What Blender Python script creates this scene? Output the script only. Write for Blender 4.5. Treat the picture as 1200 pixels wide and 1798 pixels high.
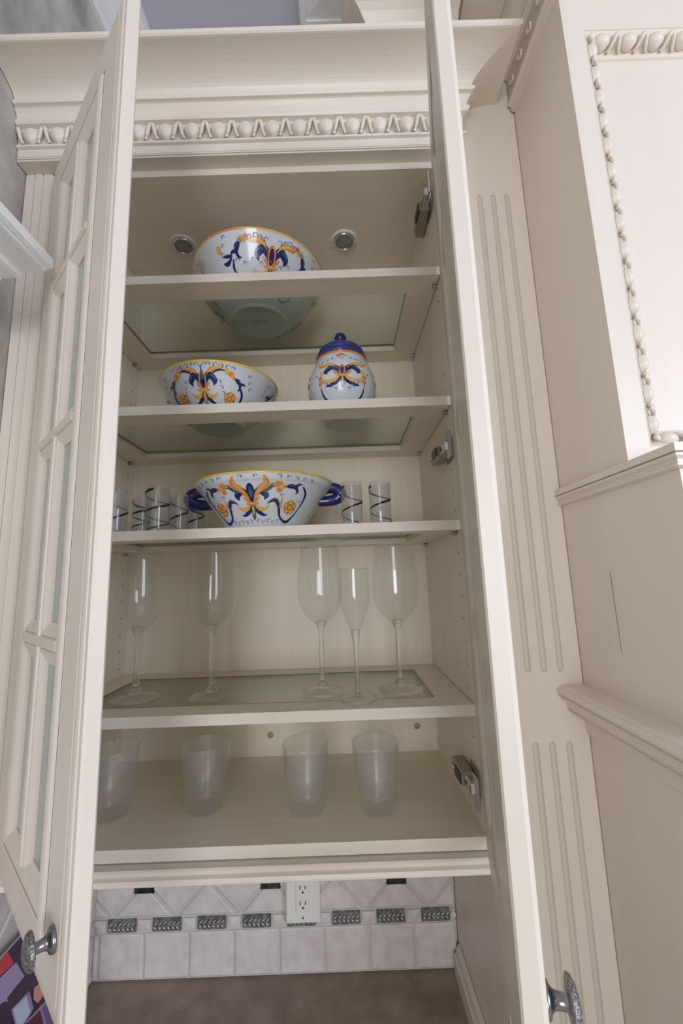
import bpy, bmesh, math, random
from mathutils import Vector, Matrix
random.seed(7)
S = bpy.context.scene
COL = S.collection
for o in list(bpy.data.objects): bpy.data.objects.remove(o)

# ------------------------------------------------------------------ camera
def basis(yaw, pitch, roll):
    cy, sy, cp, sp = math.cos(yaw), math.sin(yaw), math.cos(pitch), math.sin(pitch)
    f = Vector((-sy*cp, cy*cp, sp)); r = Vector((cy, sy, 0)); u = r.cross(f)
    cr, sr = math.cos(roll), math.sin(roll)
    return f, r*cr+u*sr, -r*sr+u*cr
f_, r_, u_ = basis(math.radians(-.1689), math.radians(9.0697), math.radians(-2.0143))
cam = bpy.data.cameras.new('camera'); cam_o = bpy.data.objects.new('camera', cam); COL.objects.link(cam_o)
cam.sensor_fit = 'VERTICAL'; cam.sensor_height = 36; cam.lens = 714.457/1798*36
cam.clip_start = .01
M = Matrix((r_, u_, -f_)).transposed().to_4x4(); M.translation = Vector((.1818, -.8012, 1.8781))
cam_o.matrix_world = M
S.camera = cam_o

# ------------------------------------------------------------------ light
S.view_settings.view_transform = 'Standard'; S.view_settings.look = 'None'
S.view_settings.gamma = 1; S.view_settings.use_curve_mapping = False
S.view_settings.exposure = 0.0
w = bpy.data.worlds.new('world'); S.world = w; w.use_nodes = True
nt = w.node_tree; bg = nt.nodes['Background']
bg.inputs[0].default_value = (1.0, .87, .75, 1); bg.inputs[1].default_value = .41
def area(name, loc, target, sx, sy, power, col):
    l = bpy.data.lights.new(name, 'AREA'); l.shape = 'RECTANGLE'; l.size = sx; l.size_y = sy
    l.energy = power; l.color = col
    o = bpy.data.objects.new(name, l); COL.objects.link(o); o.location = loc
    o.rotation_euler = (Vector(target)-Vector(loc)).to_track_quat('-Z', 'Y').to_euler()
    return o
area('window_daylight', (2.9, -2.9, 2.4), (.1, 0, 2.0), 1.9, 1.9, 96, (.69, .795, 1.0))
area('front_fill', (-.1, -3.4, 1.9), (.1, 0, 2.0), 1.0, 1.6, 42, (.85, .915, 1.0))  # added frontal fill that brightens the cabinet interior

# ------------------------------------------------------------------ materials
def mat(name, col, rough=.5, metal=0, spec=.5, noise=None, coat=0, bump=0, **k):
    m = bpy.data.materials.new(name); m.use_nodes = True; n = m.node_tree; b = n.nodes['Principled BSDF']
    b.inputs['Base Color'].default_value = (*col, 1); b.inputs['Roughness'].default_value = rough
    b.inputs['Metallic'].default_value = metal; b.inputs['Specular IOR Level'].default_value = spec
    b.inputs['Coat Weight'].default_value = coat
    if noise:   # (second colour, scale vector, contrast lo, hi, detail)
        c2, sc, lo, hi, det = noise
        tc = n.nodes.new('ShaderNodeTexCoord'); mp = n.nodes.new('ShaderNodeMapping'); mp.inputs['Scale'].default_value = sc
        nz = n.nodes.new('ShaderNodeTexNoise'); nz.inputs['Scale'].default_value = 1; nz.inputs['Detail'].default_value = det
        cr = n.nodes.new('ShaderNodeValToRGB'); cr.color_ramp.elements[0].position = lo; cr.color_ramp.elements[1].position = hi
        cr.color_ramp.elements[0].color = (*col, 1); cr.color_ramp.elements[1].color = (*c2, 1)
        L = n.links.new
        L(tc.outputs['Object'], mp.inputs[0]); L(mp.outputs[0], nz.inputs['Vector']); L(nz.outputs['Fac'], cr.inputs[0]); L(cr.outputs[0], b.inputs['Base Color'])
        if bump:
            bp = n.nodes.new('ShaderNodeBump'); bp.inputs['Strength'].default_value = bump; bp.inputs['Distance'].default_value = .002
            L(nz.outputs['Fac'], bp.inputs['Height']); L(bp.outputs[0], b.inputs['Normal'])
    return m
def glassy(name, tint, diff, diff_col, ior=1.45, rough=.02, trans=.5):
    """thin pane: tinted see-through + dusty/frosted share + fresnel gloss"""
    m = bpy.data.materials.new(name); m.use_nodes = True; n = m.node_tree; n.nodes.clear(); L = n.links.new
    out = n.nodes.new('ShaderNodeOutputMaterial')
    tr = n.nodes.new('ShaderNodeBsdfTransparent'); tr.inputs[0].default_value = (*tint, 1)
    df = n.nodes.new('ShaderNodeBsdfDiffuse'); df.inputs[0].default_value = (*diff_col, 1)
    tl = n.nodes.new('ShaderNodeBsdfTranslucent'); tl.inputs[0].default_value = (*diff_col, 1)
    md = n.nodes.new('ShaderNodeMixShader'); md.inputs[0].default_value = trans; L(df.outputs[0], md.inputs[1]); L(tl.outputs[0], md.inputs[2])
    mx = n.nodes.new('ShaderNodeMixShader'); mx.inputs[0].default_value = diff; L(tr.outputs[0], mx.inputs[1]); L(md.outputs[0], mx.inputs[2])
    gl = n.nodes.new('ShaderNodeBsdfGlossy'); gl.inputs['Roughness'].default_value = rough; gl.inputs[0].default_value = (1, 1, 1, 1)
    lw = n.nodes.new('ShaderNodeLayerWeight'); lw.inputs[0].default_value = .5
    pw = n.nodes.new('ShaderNodeMath'); pw.operation = 'POWER'; pw.inputs[1].default_value = 5; L(lw.outputs['Facing'], pw.inputs[0])
    fr = n.nodes.new('ShaderNodeMath'); fr.operation = 'MULTIPLY_ADD'; fr.inputs[1].default_value = .80; fr.inputs[2].default_value = .045; L(pw.outputs[0], fr.inputs[0])
    m2 = n.nodes.new('ShaderNodeMixShader'); L(fr.outputs[0], m2.inputs[0]); L(mx.outputs[0], m2.inputs[1]); L(gl.outputs[0], m2.inputs[2])
    L(m2.outputs[0], out.inputs[0]); return m
PAINT = mat('cream_paint', (.76, .675, .575), .38, noise=((.715, .622, .515), (9, 9, 1.2), .35, .75, 4))
PAINTH = mat('cream_paint_rail', (.76, .675, .575), .38, noise=((.715, .622, .515), (1.2, 9, 9), .35, .75, 4))
INNER = mat('cabinet_laminate', (.88, .775, .630), .45, noise=((.83, .715, .565), (2.5, 60, 60), .3, .8, 3))
INNERV = mat('cabinet_laminate_upright', (.88, .775, .630), .45, noise=((.83, .715, .565), (50, 50, 2), .3, .8, 3))
EDGE = mat('shelf_edge_band', (.80, .725, .63), .4, noise=((.75, .67, .565), (3, 80, 80), .3, .8, 3))
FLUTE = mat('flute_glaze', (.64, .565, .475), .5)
GLAZE = mat('brown_glaze', (.30, .235, .175), .6)
GROOVE = mat('soft_glaze_and_gap_shade', (.56, .47, .36), .6)
DARKGAP = mat('dark_joint', (.06, .045, .03), .8)
WHITE = mat('white_trim_paint', (.80, .795, .77), .4)
PLASTER = mat('grey_plaster', (.30, .28, .245), .75, noise=((.62, .58, .52), (9, 9, 5), .38, .66, 9), bump=.6)
CEIL = mat('lilac_ceiling_paint', (.52, .51, .58), .8)
WALLP = mat('wall_paint', (.6, .57, .53), .8)
TILE = mat('tumbled_stone', (.60, .525, .485), .55, noise=((.70, .65, .61), (34, 34, 34), .3, .7, 9), bump=1)
GROUT = mat('grout', (.56, .52, .475), .8)
PEWTER = mat('pewter_relief', (.16, .165, .14), .38, metal=.55, noise=((.34, .34, .31), (90, 90, 90), .42, .58, 3), bump=.4)
PEWTL = mat('pewter_leaf', (.42, .42, .39), .3, metal=.6)
BLACKT = mat('black_glazed_tile', (.012, .014, .016), .22, noise=((.05, .055, .055), (70, 70, 70), .45, .7, 3), bump=.6)
STONE = mat('brown_stone', (.21, .155, .110), .42, noise=((.34, .27, .205), (18, 18, 18), .3, .72, 9), spec=.35)
STEEL = mat('hinge_metal', (.42, .40, .37), .28, metal=1)
CHROME = mat('chrome', (.75, .75, .74), .12, metal=1)
BLACKP = mat('black_plastic', (.02, .02, .02), .35)
IRON = mat('hammered_pewter', (.15, .15, .145), .42, metal=.85, noise=((.34, .34, .33), (420, 420, 420), .42, .62, 1), bump=.6)
IRONS = mat('smooth_pewter', (.27, .27, .28), .25, metal=.95)
PLATE = mat('outlet_plastic', (.78, .75, .68), .35)
SLOT = mat('slot_dark', (.02, .02, .02), .6)
CERAM = mat('white_glaze', (.76, .79, .84), .16, coat=.4)
COB = mat('cobalt_blue', (.012, .016, .13), .18, coat=.4)
NAVY = mat('lid_blue', (.025, .04, .22), .2, coat=.4, noise=((.06, .09, .33), (60, 60, 260), .45, .7, 3))
ORG = mat('orange_glaze', (.80, .27, .06), .2, coat=.4)
YEL = mat('yellow_glaze', (.85, .52, .09), .2, coat=.4)
RIMY = mat('rim_yellow', (.82, .60, .12), .2, coat=.4)
RIMO = mat('rim_orange', (.78, .32, .12), .2, coat=.4, noise=((.80, .52, .14), (7, 7, 7), .45, .6, 2))
GRN = mat('green_glaze', (.03, .17, .15), .2, coat=.4)
LINE = mat('grey_blue_line', (.12, .16, .32), .25, coat=.3)
INK = mat('stamp_ink', (.06, .06, .07), .5)
PANE = glassy('door_pane', (.80, .87, .84), .55, (.60, .66, .63), rough=.08, trans=.35)
SHELFG = glassy('shelf_pane', (.865, .90, .85), .09, (.50, .53, .47), rough=.05, trans=.3)
THIN = glassy('thin_crystal', (.972, .976, .976), .018, (.8, .8, .8), rough=.03)
ROCKS = glassy('frosted_glass', (.965, .97, .965), .095, (.86, .86, .84), rough=.22, trans=.35)
SHOT = glassy('clear_tumbler', (.955, .96, .96), .07, (.85, .85, .85), rough=.06)
LENS = glassy('puck_lens', (.8, .8, .78), .65, (.62, .62, .60), rough=.15)
def solid_glass():
    m = bpy.data.materials.new('stem_crystal'); m.use_nodes = True; n = m.node_tree; n.nodes.clear()
    out = n.nodes.new('ShaderNodeOutputMaterial'); g = n.nodes.new('ShaderNodeBsdfGlass'); g.inputs['Roughness'].default_value = .02; g.inputs['IOR'].default_value = 1.48
    t = n.nodes.new('ShaderNodeBsdfTransparent'); mx = n.nodes.new('ShaderNodeMixShader'); mx.inputs[0].default_value = .45
    n.links.new(g.outputs[0], mx.inputs[1]); n.links.new(t.outputs[0], mx.inputs[2]); n.links.new(mx.outputs[0], out.inputs[0]); return m
STEMG = solid_glass()
GEDGE = mat('green_glass_edge', (.06, .11, .09), .2)
BLKL = mat('black_swirl', (.01, .01, .01), .2)

# ------------------------------------------------------------------ mesh helpers
class MB:
    def __init__(s): s.v = []; s.f = []; s.m = []; s.sm = []; s.mats = []
    def mi(s, m):
        if m not in s.mats: s.mats.append(m)
        return s.mats.index(m)
    def add(s, vs, fs, m, smooth=False):
        b = len(s.v); i = s.mi(m); s.v += [tuple(v) for v in vs]
        for f in fs: s.f.append(tuple(b+k for k in f)); s.m.append(i); s.sm.append(smooth)
    def box(s, x0, x1, y0, y1, z0, z1, m):
        vs = [(x, y, z) for z in (z0, z1) for y in (y0, y1) for x in (x0, x1)]
        s.add(vs, [(0, 2, 3, 1), (4, 5, 7, 6), (0, 1, 5, 4), (2, 6, 7, 3), (0, 4, 6, 2), (1, 3, 7, 5)], m)
    def cbox(s, x0, x1, y0, y1, z0, z1, m, c=.0015):
        """box with chamfered edges"""
        x = (x0, x1); y = (y0, y1); z = (z0, z1); vs = []; idx = {}
        for i in (0, 1):
            for j in (0, 1):
                for k in (0, 1):
                    sx, sy, sz = (c if i == 0 else -c), (c if j == 0 else -c), (c if k == 0 else -c)
                    for a in range(3):
                        p = [x[i]+sx, y[j]+sy, z[k]+sz]; p[a] = (x[i], y[j], z[k])[a]
                        idx[(i, j, k, a)] = len(vs); vs.append(tuple(p))
        F = []
        for a in range(3):
            b, d = [q for q in range(3) if q != a]
            for e in (0, 1):
                lp = []
                for (p, q) in ((0, 0), (1, 0), (1, 1), (0, 1)):
                    t = [0, 0, 0]; t[a] = e; t[b] = p; t[d] = q; lp.append(idx[(*t, a)])
                F.append(lp)
        for a in range(3):
            b, d = [q for q in range(3) if q != a]
            for p in (0, 1):
                for q in (0, 1):
                    t0 = [0, 0, 0]; t0[b] = p; t0[d] = q; t1 = list(t0); t1[a] = 1
                    F.append([idx[(*t0, b)], idx[(*t1, b)], idx[(*t1, d)], idx[(*t0, d)]])
        for i in (0, 1):
            for j in (0, 1):
                for k in (0, 1): F.append([idx[(i, j, k, a)] for a in range(3)])
        s.add(vs, F, m)
    def lathe(s, prof, m, c=(0, 0, 0), n=48, axis='Z', smooth=True, mats=None, sx=1, sy=1, cap=False):
        vs = []; k = len(prof)
        for (r, z) in prof:
            for i in range(n):
                a = 2*math.pi*i/n; x, y = r*math.cos(a)*sx, r*math.sin(a)*sy
                if axis == 'Z': p = (c[0]+x, c[1]+y, c[2]+z)
                elif axis == 'Y': p = (c[0]+x, c[1]+z, c[2]+y)
                else: p = (c[0]+z, c[1]+x, c[2]+y)
                vs.append(p)
        for j in range(k-1):
            fs = [(j*n+i, j*n+(i+1) % n, (j+1)*n+(i+1) % n, (j+1)*n+i) for i in range(n)]
            if j == 0: base = len(s.v); s.v += vs
            i_ = s.mi(mats[j] if mats else m)
            for f in fs: s.f.append(tuple(base+q for q in f)); s.m.append(i_); s.sm.append(smooth)
        if cap:
            i_ = s.mi(m)
            for j in (0, k-1): s.f.append(tuple(base+j*n+i for i in range(n))); s.m.append(i_); s.sm.append(False)
    def sweep(s, prof, path, m, place, mats=None, closed=False, ends=True, smooth=False):
        """prof [(p,h)] swept along a plan path [(a,b)]; p offsets to the right of travel, mitred; place(a,b,h)->xyz"""
        n = len(path); rows = []
        for i in range(n):
            P = Vector(path[i]); dirs = []
            if closed or i > 0: dirs.append((P-Vector(path[i-1])).normalized())
            if closed or i < n-1: dirs.append((Vector(path[(i+1) % n])-P).normalized())
            ns = [Vector((d.y, -d.x)) for d in dirs]
            if len(ns) == 2: q = (ns[0]+ns[1]); q = q/ (1+ns[0].dot(ns[1]))
            else: q = ns[0]
            rows.append([place(P.x+q.x*p, P.y+q.y*p, h) for p, h in prof])
        k = len(prof); base = len(s.v)
        for r in rows: s.v += [tuple(v) for v in r]
        for i in range(n if closed else n-1):
            i2 = (i+1) % n
            for j in range(k-1):
                s.f.append((base+i*k+j, base+i2*k+j, base+i2*k+j+1, base+i*k+j+1)); s.m.append(s.mi(mats[j] if mats and mats[j] else m)); s.sm.append(smooth)
        if ends and not closed:
            for i in (0, n-1): s.f.append(tuple(base+i*k+j for j in range(k))); s.m.append(s.mi(m)); s.sm.append(False)
    def tube(s, pts, rad, m, n=10, smooth=True, flat=1.0, up=None):
        pts = [Vector(p) for p in pts]; k = len(pts)
        if not hasattr(rad, '__len__'): rad = [rad]*k
        vs = []; 
        for i, p in enumerate(pts):
            d = (pts[min(i+1, k-1)]-pts[max(i-1, 0)]).normalized()
            a = Vector(up) if up else (Vector((0, 0, 1)) if abs(d.z) < .9 else Vector((1, 0, 0)))
            e1 = d.cross(a).normalized(); e2 = e1.cross(d).normalized()
            for j in range(n):
                t = 2*math.pi*j/n; vs.append(p+e1*math.cos(t)*rad[i]+e2*math.sin(t)*rad[i]*flat)
        fs = [(i*n+j, i*n+(j+1) % n, (i+1)*n+(j+1) % n, (i+1)*n+j) for i in range(k-1) for j in range(n)]
        fs += [tuple(range(n)), tuple((k-1)*n+j for j in range(n))]
        s.add(vs, fs, m, smooth)
    def build(s, name, parent=None, loc=(0, 0, 0), recalc=True):
        me = bpy.data.meshes.new(name); me.from_pydata(s.v, [], s.f)
        for m in s.mats: me.materials.append(m)
        for p, i, q in zip(me.polygons, s.m, s.sm): p.material_index = i; p.use_smooth = q
        if recalc:
            bm = bmesh.new(); bm.from_mesh(me); bmesh.ops.recalc_face_normals(bm, faces=bm.faces); bm.to_mesh(me); bm.free()
        me.update()
        o = bpy.data.objects.new(name, me); COL.objects.link(o); o.location = loc
        if parent: o.parent = parent
        return o
def tag(o, label=None, cat=None, group=None, kind=None):
    if label: o['label'] = label
    if cat: o['category'] = cat
    if group: o['group'] = group
    if kind: o['kind'] = kind
    return o
def empty(name, loc=(0, 0, 0), rz=0, **k):
    o = bpy.data.objects.new(name, None); o.empty_display_size = .05; COL.objects.link(o)
    o.location = loc; o.rotation_euler = (0, 0, rz); return tag(o, **k)
XYZ = lambda a, b, h: (a, b, h)
def catmull(pts, n=8):
    out = []; P = [pts[0]]+list(pts)+[pts[-1]]
    for i in range(1, len(P)-2):
        for j in range(n):
            t = j/n
            out.append(tuple(.5*(2*b+(c-a)*t+(2*a-5*b+4*c-d)*t*t+(-a+3*b-3*c+d)*t**3) for a, b, c, d in zip(P[i-1], P[i], P[i+1], P[i+2])))
    out.append(tuple(pts[-1])); return out

def egg_dart(mb, place, count, pitch, h, m, back=None, start_dart=False):
    """relief row: place(u, v, n) -> xyz; eggs hang point down, tents between"""
    sc = pitch/.0585
    for c in range(count):
        u0 = (c+.5)*pitch
        N = 20; outline = []
        for i in range(N):
            a = 2*math.pi*i/N; x = math.sin(a); y = math.cos(a)
            rx = .0182*sc*(1 if y > -.2 else (1-.35*((-y-.2)/.8)**1.3))
            ry = h*.50*(.80 if y > 0 else 1.12)
            outline.append((x*rx, y*ry))
        mb.add([place(u0+x*1.16, h*.56+y*1.10, .0006) for x, y in outline], [tuple(range(N))], GROOVE)
        vs = []; fs = []
        for q, r in enumerate((1, .9, .7, .45, .2)):
            for (x, y) in outline: vs.append(place(u0+x*r, h*.56+y*r, .013*sc*math.sqrt(max(0, 1-r*r))+.0008))
        vs.append(place(u0, h*.56, .0135*sc))
        for q in range(4):
            fs += [(q*N+i, q*N+(i+1) % N, (q+1)*N+(i+1) % N, (q+1)*N+i) for i in range(N)]
        fs += [(4*N+i, 4*N+(i+1) % N, 5*N) for i in range(N)]
        mb.add(vs, fs, m, True)
    for c in range(-1, count):
        u0 = (c+1)*pitch
        if c == -1 or c == count-1:
            sides = (1,) if c == -1 else (-1,)
        else: sides = (-1, 1)
        for sgn in sides:
            pts = catmull([(.0005, .90, .006), (.004, .78, .0085), (.0065, .50, .008), (.0095, .22, .006), (.0130, .03, .003)], 4)
            rad = [.0048*sc*(1-.30*i/(len(pts)-1)) for i in range(len(pts))]
            mb.tube([place(u0+sgn*x*sc, y*h, n*sc) for x, y, n in pts], rad, m, n=7)

# ------------------------------------------------------------------ room shell
XL, XR, D = -.42, .42, .3633
CT = .914
def struct(name, f, label=None):
    mb = MB(); f(mb); o = mb.build(name); o['kind'] = 'structure'; return o
struct('wall_back', lambda b: b.box(-.53, 4.0, .395, .50, 0, 3.80, WALLP))
struct('wall_left', lambda b: b.box(-.62, -.515, -3.6, .395, 0, 3.80, PLASTER))
struct('ceiling', lambda b: b.box(-.62, 4.0, -3.6, .50, 3.72, 3.80, CEIL))
struct('floor', lambda b: b.box(-.62, 4.0, -3.6, .50, -.05, 0, mat('floor_stone', (.66, .58, .48), .4, noise=((.58, .50, .41), (3, 3, 3), .3, .7, 4))))
mb = MB()   # ceiling moulding running along the left wall
mb.sweep([(0, 3.60), (.012, 3.60), (.014, 3.625), (.03, 3.632), (.045, 3.66), (.075, 3.69), (.095, 3.695), (.098, 3.706), (.112, 3.708), (.112, 3.72), (0, 3.72)],
         [(-.515, .394), (-.515, -3.5)][::-1], WHITE, XYZ)
mb.build('trim_1')['kind'] = 'structure'

# ------------------------------------------------------------------ countertop
mb = MB(); mb.cbox(-.514, .640, -.28, .393, CT-.032, CT, STONE, .004)
tag(mb.build('countertop'), 'brown mottled stone countertop below the open cabinet', 'countertop')
mb = MB(); mb.box(-.512, .43, -.24, .39, .10, CT-.033, PAINT)
for i in range(2):
    x0 = -.50+i*.465; mb.cbox(x0, x0+.455, -.262, -.24, .14, CT-.05, PAINT, .003)
    mb.sweep([(0, 0), (.004, .004), (.012, .004), (.016, 0)], [(x0+.06, .20), (x0+.06, .80), (x0+.395, .80), (x0+.395, .20)], PAINT, lambda a, b, h: (a, -.262-h, b), closed=True)
mb.box(-.512, .43, -.20, .39, 0.001, .10, PAINT)
tag(mb.build('base_cabinet'), 'cream base cabinet carrying the brown stone countertop', 'cabinet')

# ------------------------------------------------------------------ backsplash
def clip(poly, a, b, c):
    out = []
    for i in range(len(poly)):
        p, q = poly[i], poly[(i+1) % len(poly)]
        dp, dq = a*p[0]+b*p[1]-c, a*q[0]+b*q[1]-c
        if dp <= 0: out.append(p)
        if (dp < 0 < dq) or (dq < 0 < dp):
            t = dp/(dp-dq); out.append((p[0]+(q[0]-p[0])*t, p[1]+(q[1]-p[1])*t))
    return out
def tile(mb, poly, place, m, gap=.0022, th=.007, c=.003, n0=0):
    if len(poly) < 3: return
    cx = sum(p[0] for p in poly)/len(poly); cz = sum(p[1] for p in poly)/len(poly)
    A = sum(poly[i][0]*poly[(i+1) % len(poly)][1]-poly[(i+1) % len(poly)][0]*poly[i][1] for i in range(len(poly)))/2
    if abs(A) < 3e-4 and len(poly) < 5 and abs(A) < 1.5e-4: return
    if A < 0: poly = poly[::-1]
    def inset(P, d):
        out = []; n = len(P)
        for i in range(n):
            p0, p1, p2 = Vector(P[i-1]), Vector(P[i]), Vector(P[(i+1) % n])
            d1 = (p1-p0).normalized(); d2 = (p2-p1).normalized(); n1 = Vector((-d1.y, d1.x)); n2 = Vector((-d2.y, d2.x))
            q = (n1+n2)/(1+n1.dot(n2)) if n1.dot(n2) > -.9 else n1
            out.append(tuple(p1+q*d))
        return out
    L0 = inset(poly, gap); L1 = inset(poly, gap+.0006); L2 = inset(poly, gap+c); n = len(poly)
    vs = [place(u, v, n0) for u, v in L0]+[place(u, v, n0+th*.72) for u, v in L1]+[place(u, v, n0+th) for u, v in L2]
    fs = [(k*n+i, k*n+(i+1) % n, (k+1)*n+(i+1) % n, (k+1)*n+i) for k in (0, 1) for i in range(n)]+[tuple(2*n+i for i in range(n))]
    mb.add(vs, fs, m)
def rect(a, b, c, d): return [(a, c), (b, c), (b, d), (a, d)]
def backsplash(root, u0, u1, ztop, place, off, n_metal=True):
    """u runs left to right; off = u of one field-tile joint"""
    g = MB(); g.add([place(u, v, n) for n in (-.012, .003) for v in (CT+.001, ztop) for u in (u0, u1)],
        [(0, 1, 3, 2), (4, 5, 7, 6), (0, 1, 5, 4), (2, 3, 7, 6), (0, 2, 6, 4), (1, 3, 7, 5)], GROUT)
    g.build('grout_bed', root)
    T = MB(); k0 = int(math.floor((u0-off)/.1125))-1; k1 = int((u1-off)/.1125)+2
    cl = lambda P: clip(clip(clip(P, 1, 0, u1), -1, 0, -u0), 0, 1, ztop)
    for k in range(k0, k1):
        a = off+k*.1125
        P = cl(rect(a, a+.1125, CT+.002, 1.018)); 
        if len(P) > 2: tile(T, P, place, TILE, c=.004)
        Q = cl(rect(a-.019, a+.019, 1.018, 1.050))
        if len(Q) > 2:
            w0, w1 = min(p[0] for p in Q), max(p[0] for p in Q)
            if w1-w0 > .012: tile(T, Q, place, TILE, gap=.0025, th=.010, c=.011)
        R = cl(rect(a+.019, a+.0935, 1.018, 1.050))
        if len(R) > 2:
            w0, w1 = min(p[0] for p in R), max(p[0] for p in R)
            if w1-w0 > .015:
                pm = MB(); tile(pm, R, place, PEWTER, gap=.001, th=.008, c=.002)
                nn = max(1, int((w1-w0-.006)/.0105))
                for q in range(nn):                       # leaf relief: a laurel branch
                    uu = w0+.004+q*(w1-w0-.008)/nn
                    for sg in (-1, 1):
                        pm.tube([place(uu, 1.034, .0085), place(uu+.006, 1.034+sg*.004, .0105), place(uu+.011, 1.034+sg*.0095, .009)], [.0012, .0032, .0006], PEWTL, n=6)
                pm.tube([place(w0+.003, 1.034, .009), place(w1-.003, 1.034, .009)], .0013, PEWTER, n=6)
                pm.build('metal_border_tile', root)
    vx = off-.0835-.16*4
    k = 0
    while vx < u1+.2:
        for row in range(3):
            c = 1.050+.08+row*.16
            P = cl([(vx, c-.08), (vx+.08, c), (vx, c+.08), (vx-.08, c)])
            if len(P) > 2: tile(T, P, place, TILE, c=.004)
            P = cl([(vx+.08, c), (vx+.16, c+.08), (vx+.08, c+.16), (vx, c+.08)])
            if len(P) > 2: tile(T, P, place, TILE, c=.004)
        P = cl([(vx+.003, 1.050), (vx+.157, 1.050), (vx+.08, 1.127)])
        if len(P) > 2: tile(T, P, place, TILE, c=.004)
        if k % 2 == 0:
            for c in (1.130, 1.290):
                P = cl(rect(vx+.08-.027, vx+.08+.027, c-.027, c+.027))
                if len(P) > 2:
                    b = MB(); tile(b, P, place, BLACKT, gap=.001, th=.010, c=.003); b.build('black_accent_tile', root)
        vx += .16; k += 1
    T.build('stone_tiles', root)
SPY = D+.022
root = empty('tile_backsplash', (0, SPY, CT), label='pale tumbled stone backsplash with leaf border and black diamonds, under the cabinet', cat='backsplash')
backsplash(root, -.474, .437, 1.385, lambda u, v, n: (u, -.012-n, v-CT), -.345)
root = empty('tile_backsplash', (-.475, 0, CT), label='tumbled stone tiling on the left side wall behind the left door', cat='backsplash')
backsplash(root, -.62, .371, 1.56, lambda u, v, n: (n, u, v-CT), .255)
mb = MB(); mb.box(-.515, -.4875, -.62, .384, CT+.001, 1.56, GROUT)
tag(mb.build('trim_2'), kind='structure')

# outlet
root = empty('wall_outlet', (.0555, D-.003, 1.10), label='ivory wall outlet with two slots set in the stone backsplash', cat='outlet')
mb = MB(); mb.cbox(-.043, .043, -.012, .012, -.062, .062, PLATE, .003); mb.build('cover_plate', root)
mb = MB(); mb.cbox(-.0175, .0175, -.015, -.011, -.036, .036, PLATE, .0012)
mb.build('receptacle', root)
mb = MB()
for zc in (-.017, .017):
    for sx, h in ((-.0065, .0045), (.0065, .0038)): mb.box(sx-.0012, sx+.0012, -.0156, -.0148, zc-h+.002, zc+h+.002, SLOT)
    mb.lathe([(.0001, 0), (.0026, 0)], SLOT, (0, -.0156, zc-.0085), 12, 'Y')
tag(mb.build('socket_slots', root), 'dark socket slots')
for zc in (-.048, .048):
    mb = MB(); mb.lathe([(.0034, .0), (.003, -.0012), (.0001, -.0014)], CHROME, (0, -.012, zc), 14, 'Y'); mb.box(-.0004, .0004, -.0137, -.013, zc-.003, zc+.003, SLOT)
    mb.build('screw', root)

# ------------------------------------------------------------------ wall cabinet
CAB = empty('wall_cabinet', (0, 0, 1.40), label='tall cream wall cabinet with crown moulding and both glazed doors standing open', cat='cabinet')
P0 = CAB.location
def cpart(mb, name, label=None, parent=None):
    o = mb.build(name, parent or CAB, (-P0.x, -P0.y, -P0.z) if not parent or parent is CAB else (0, 0, 0))
    if label: o['label'] = label
    return o
FL, TP = 1.4166, 2.80      # floor top, underside of the top panel
for nm, x0, x1 in (('left_side_panel', -.438, XL), ('right_side_panel', XR, .4365)):
    mb = MB(); mb.box(x0, x1, 0.0, D, 1.395, 2.819, INNERV)
    s_ = 1 if x0 < 0 else -1; xi = XL if x0 < 0 else XR
    zz = 1.44
    while zz < 2.78:
        for yy in (.031, .325): mb.lathe([(.0001, 0), (.0024, 0)], SLOT, (xi+s_*.0004, yy, zz), 10, 'X')
        zz += .0435
    cpart(mb, nm)
mb = MB(); mb.box(-.438, .438, D, D+.008, 1.395, 2.819, INNERV); cpart(mb, 'back_panel')
mb = MB(); mb.box(XL, XR, .001, D, TP, 2.819, INNER); mb.box(XL, XR, -.0005, .001, TP, 2.819, EDGE); cpart(mb, 'top_panel')
mb = MB(); mb.box(XL, XR, .001, D, FL-.0205, FL, INNER); mb.box(XL, XR, -.0005, .001, FL-.0205, FL, EDGE); mb.box(-.438, .438, .004, D, 1.386, FL-.021, PAINTH); cpart(mb, 'cabinet_floor')
# light rail under the floor
mb = MB()
mb.sweep([(-.02, 1.394), (.017, 1.394), (.019, 1.391), (.019, 1.385), (.0155, 1.3835), (.0155, 1.381), (.020, 1.379), (.022, 1.374), (.022, 1.371), (.018, 1.368), (.012, 1.366), (-.02, 1.366)],
         [(.4365, 0), (-.44, 0)][::-1], PAINTH, XYZ, mats=[None, None, None, None, GROOVE, None, None, None, None, None, None])
cpart(mb, 'light_rail')
# crown moulding
cr = [(0, 2.817, None), (.030, 2.817, None), (.030, 2.8205, None), (.0285, 2.8212, GLAZE), (.0285, 2.8222, GLAZE), (.031, 2.823, None), (.031, 2.826, None), (.0285, 2.8268, GLAZE), (.0285, 2.828, GLAZE), (.030, 2.8285, None),
      (.030, 2.8475, None), (.036, 2.849, None), (.037, 2.853, None), (.031, 2.8535, GROOVE), (.033, 2.898, None), (.043, 2.900, None), (.046, 2.904, None), (.046, 2.910, None), (.041, 2.911, GROOVE),
      (.041, 2.916, None), (.044, 2.926, None), (.050, 2.934, None), (.0505, 2.938, GROOVE), (.056, 2.939, None), (.0585, 2.944, None), (.056, 2.949, None), (.052, 2.950, GROOVE)]
for i in range(1, 13):
    a = math.pi/2*i/12; cr.append((.052+.078*(1-math.cos(a)), 2.950+.034*math.sin(a), None))
cr += [(.133, 2.9845, None), (.136, 2.987, None), (.136, 2.996, None), (.0, 2.996, None)]
mb = MB(); prof = [(p, h) for p, h, _ in cr]; mats = [c[2] for c in cr[1:]]
mb.sweep(prof, [(-.513, 0), (.456, 0), (.456, .012)], PAINTH, XYZ, mats=mats)
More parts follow.
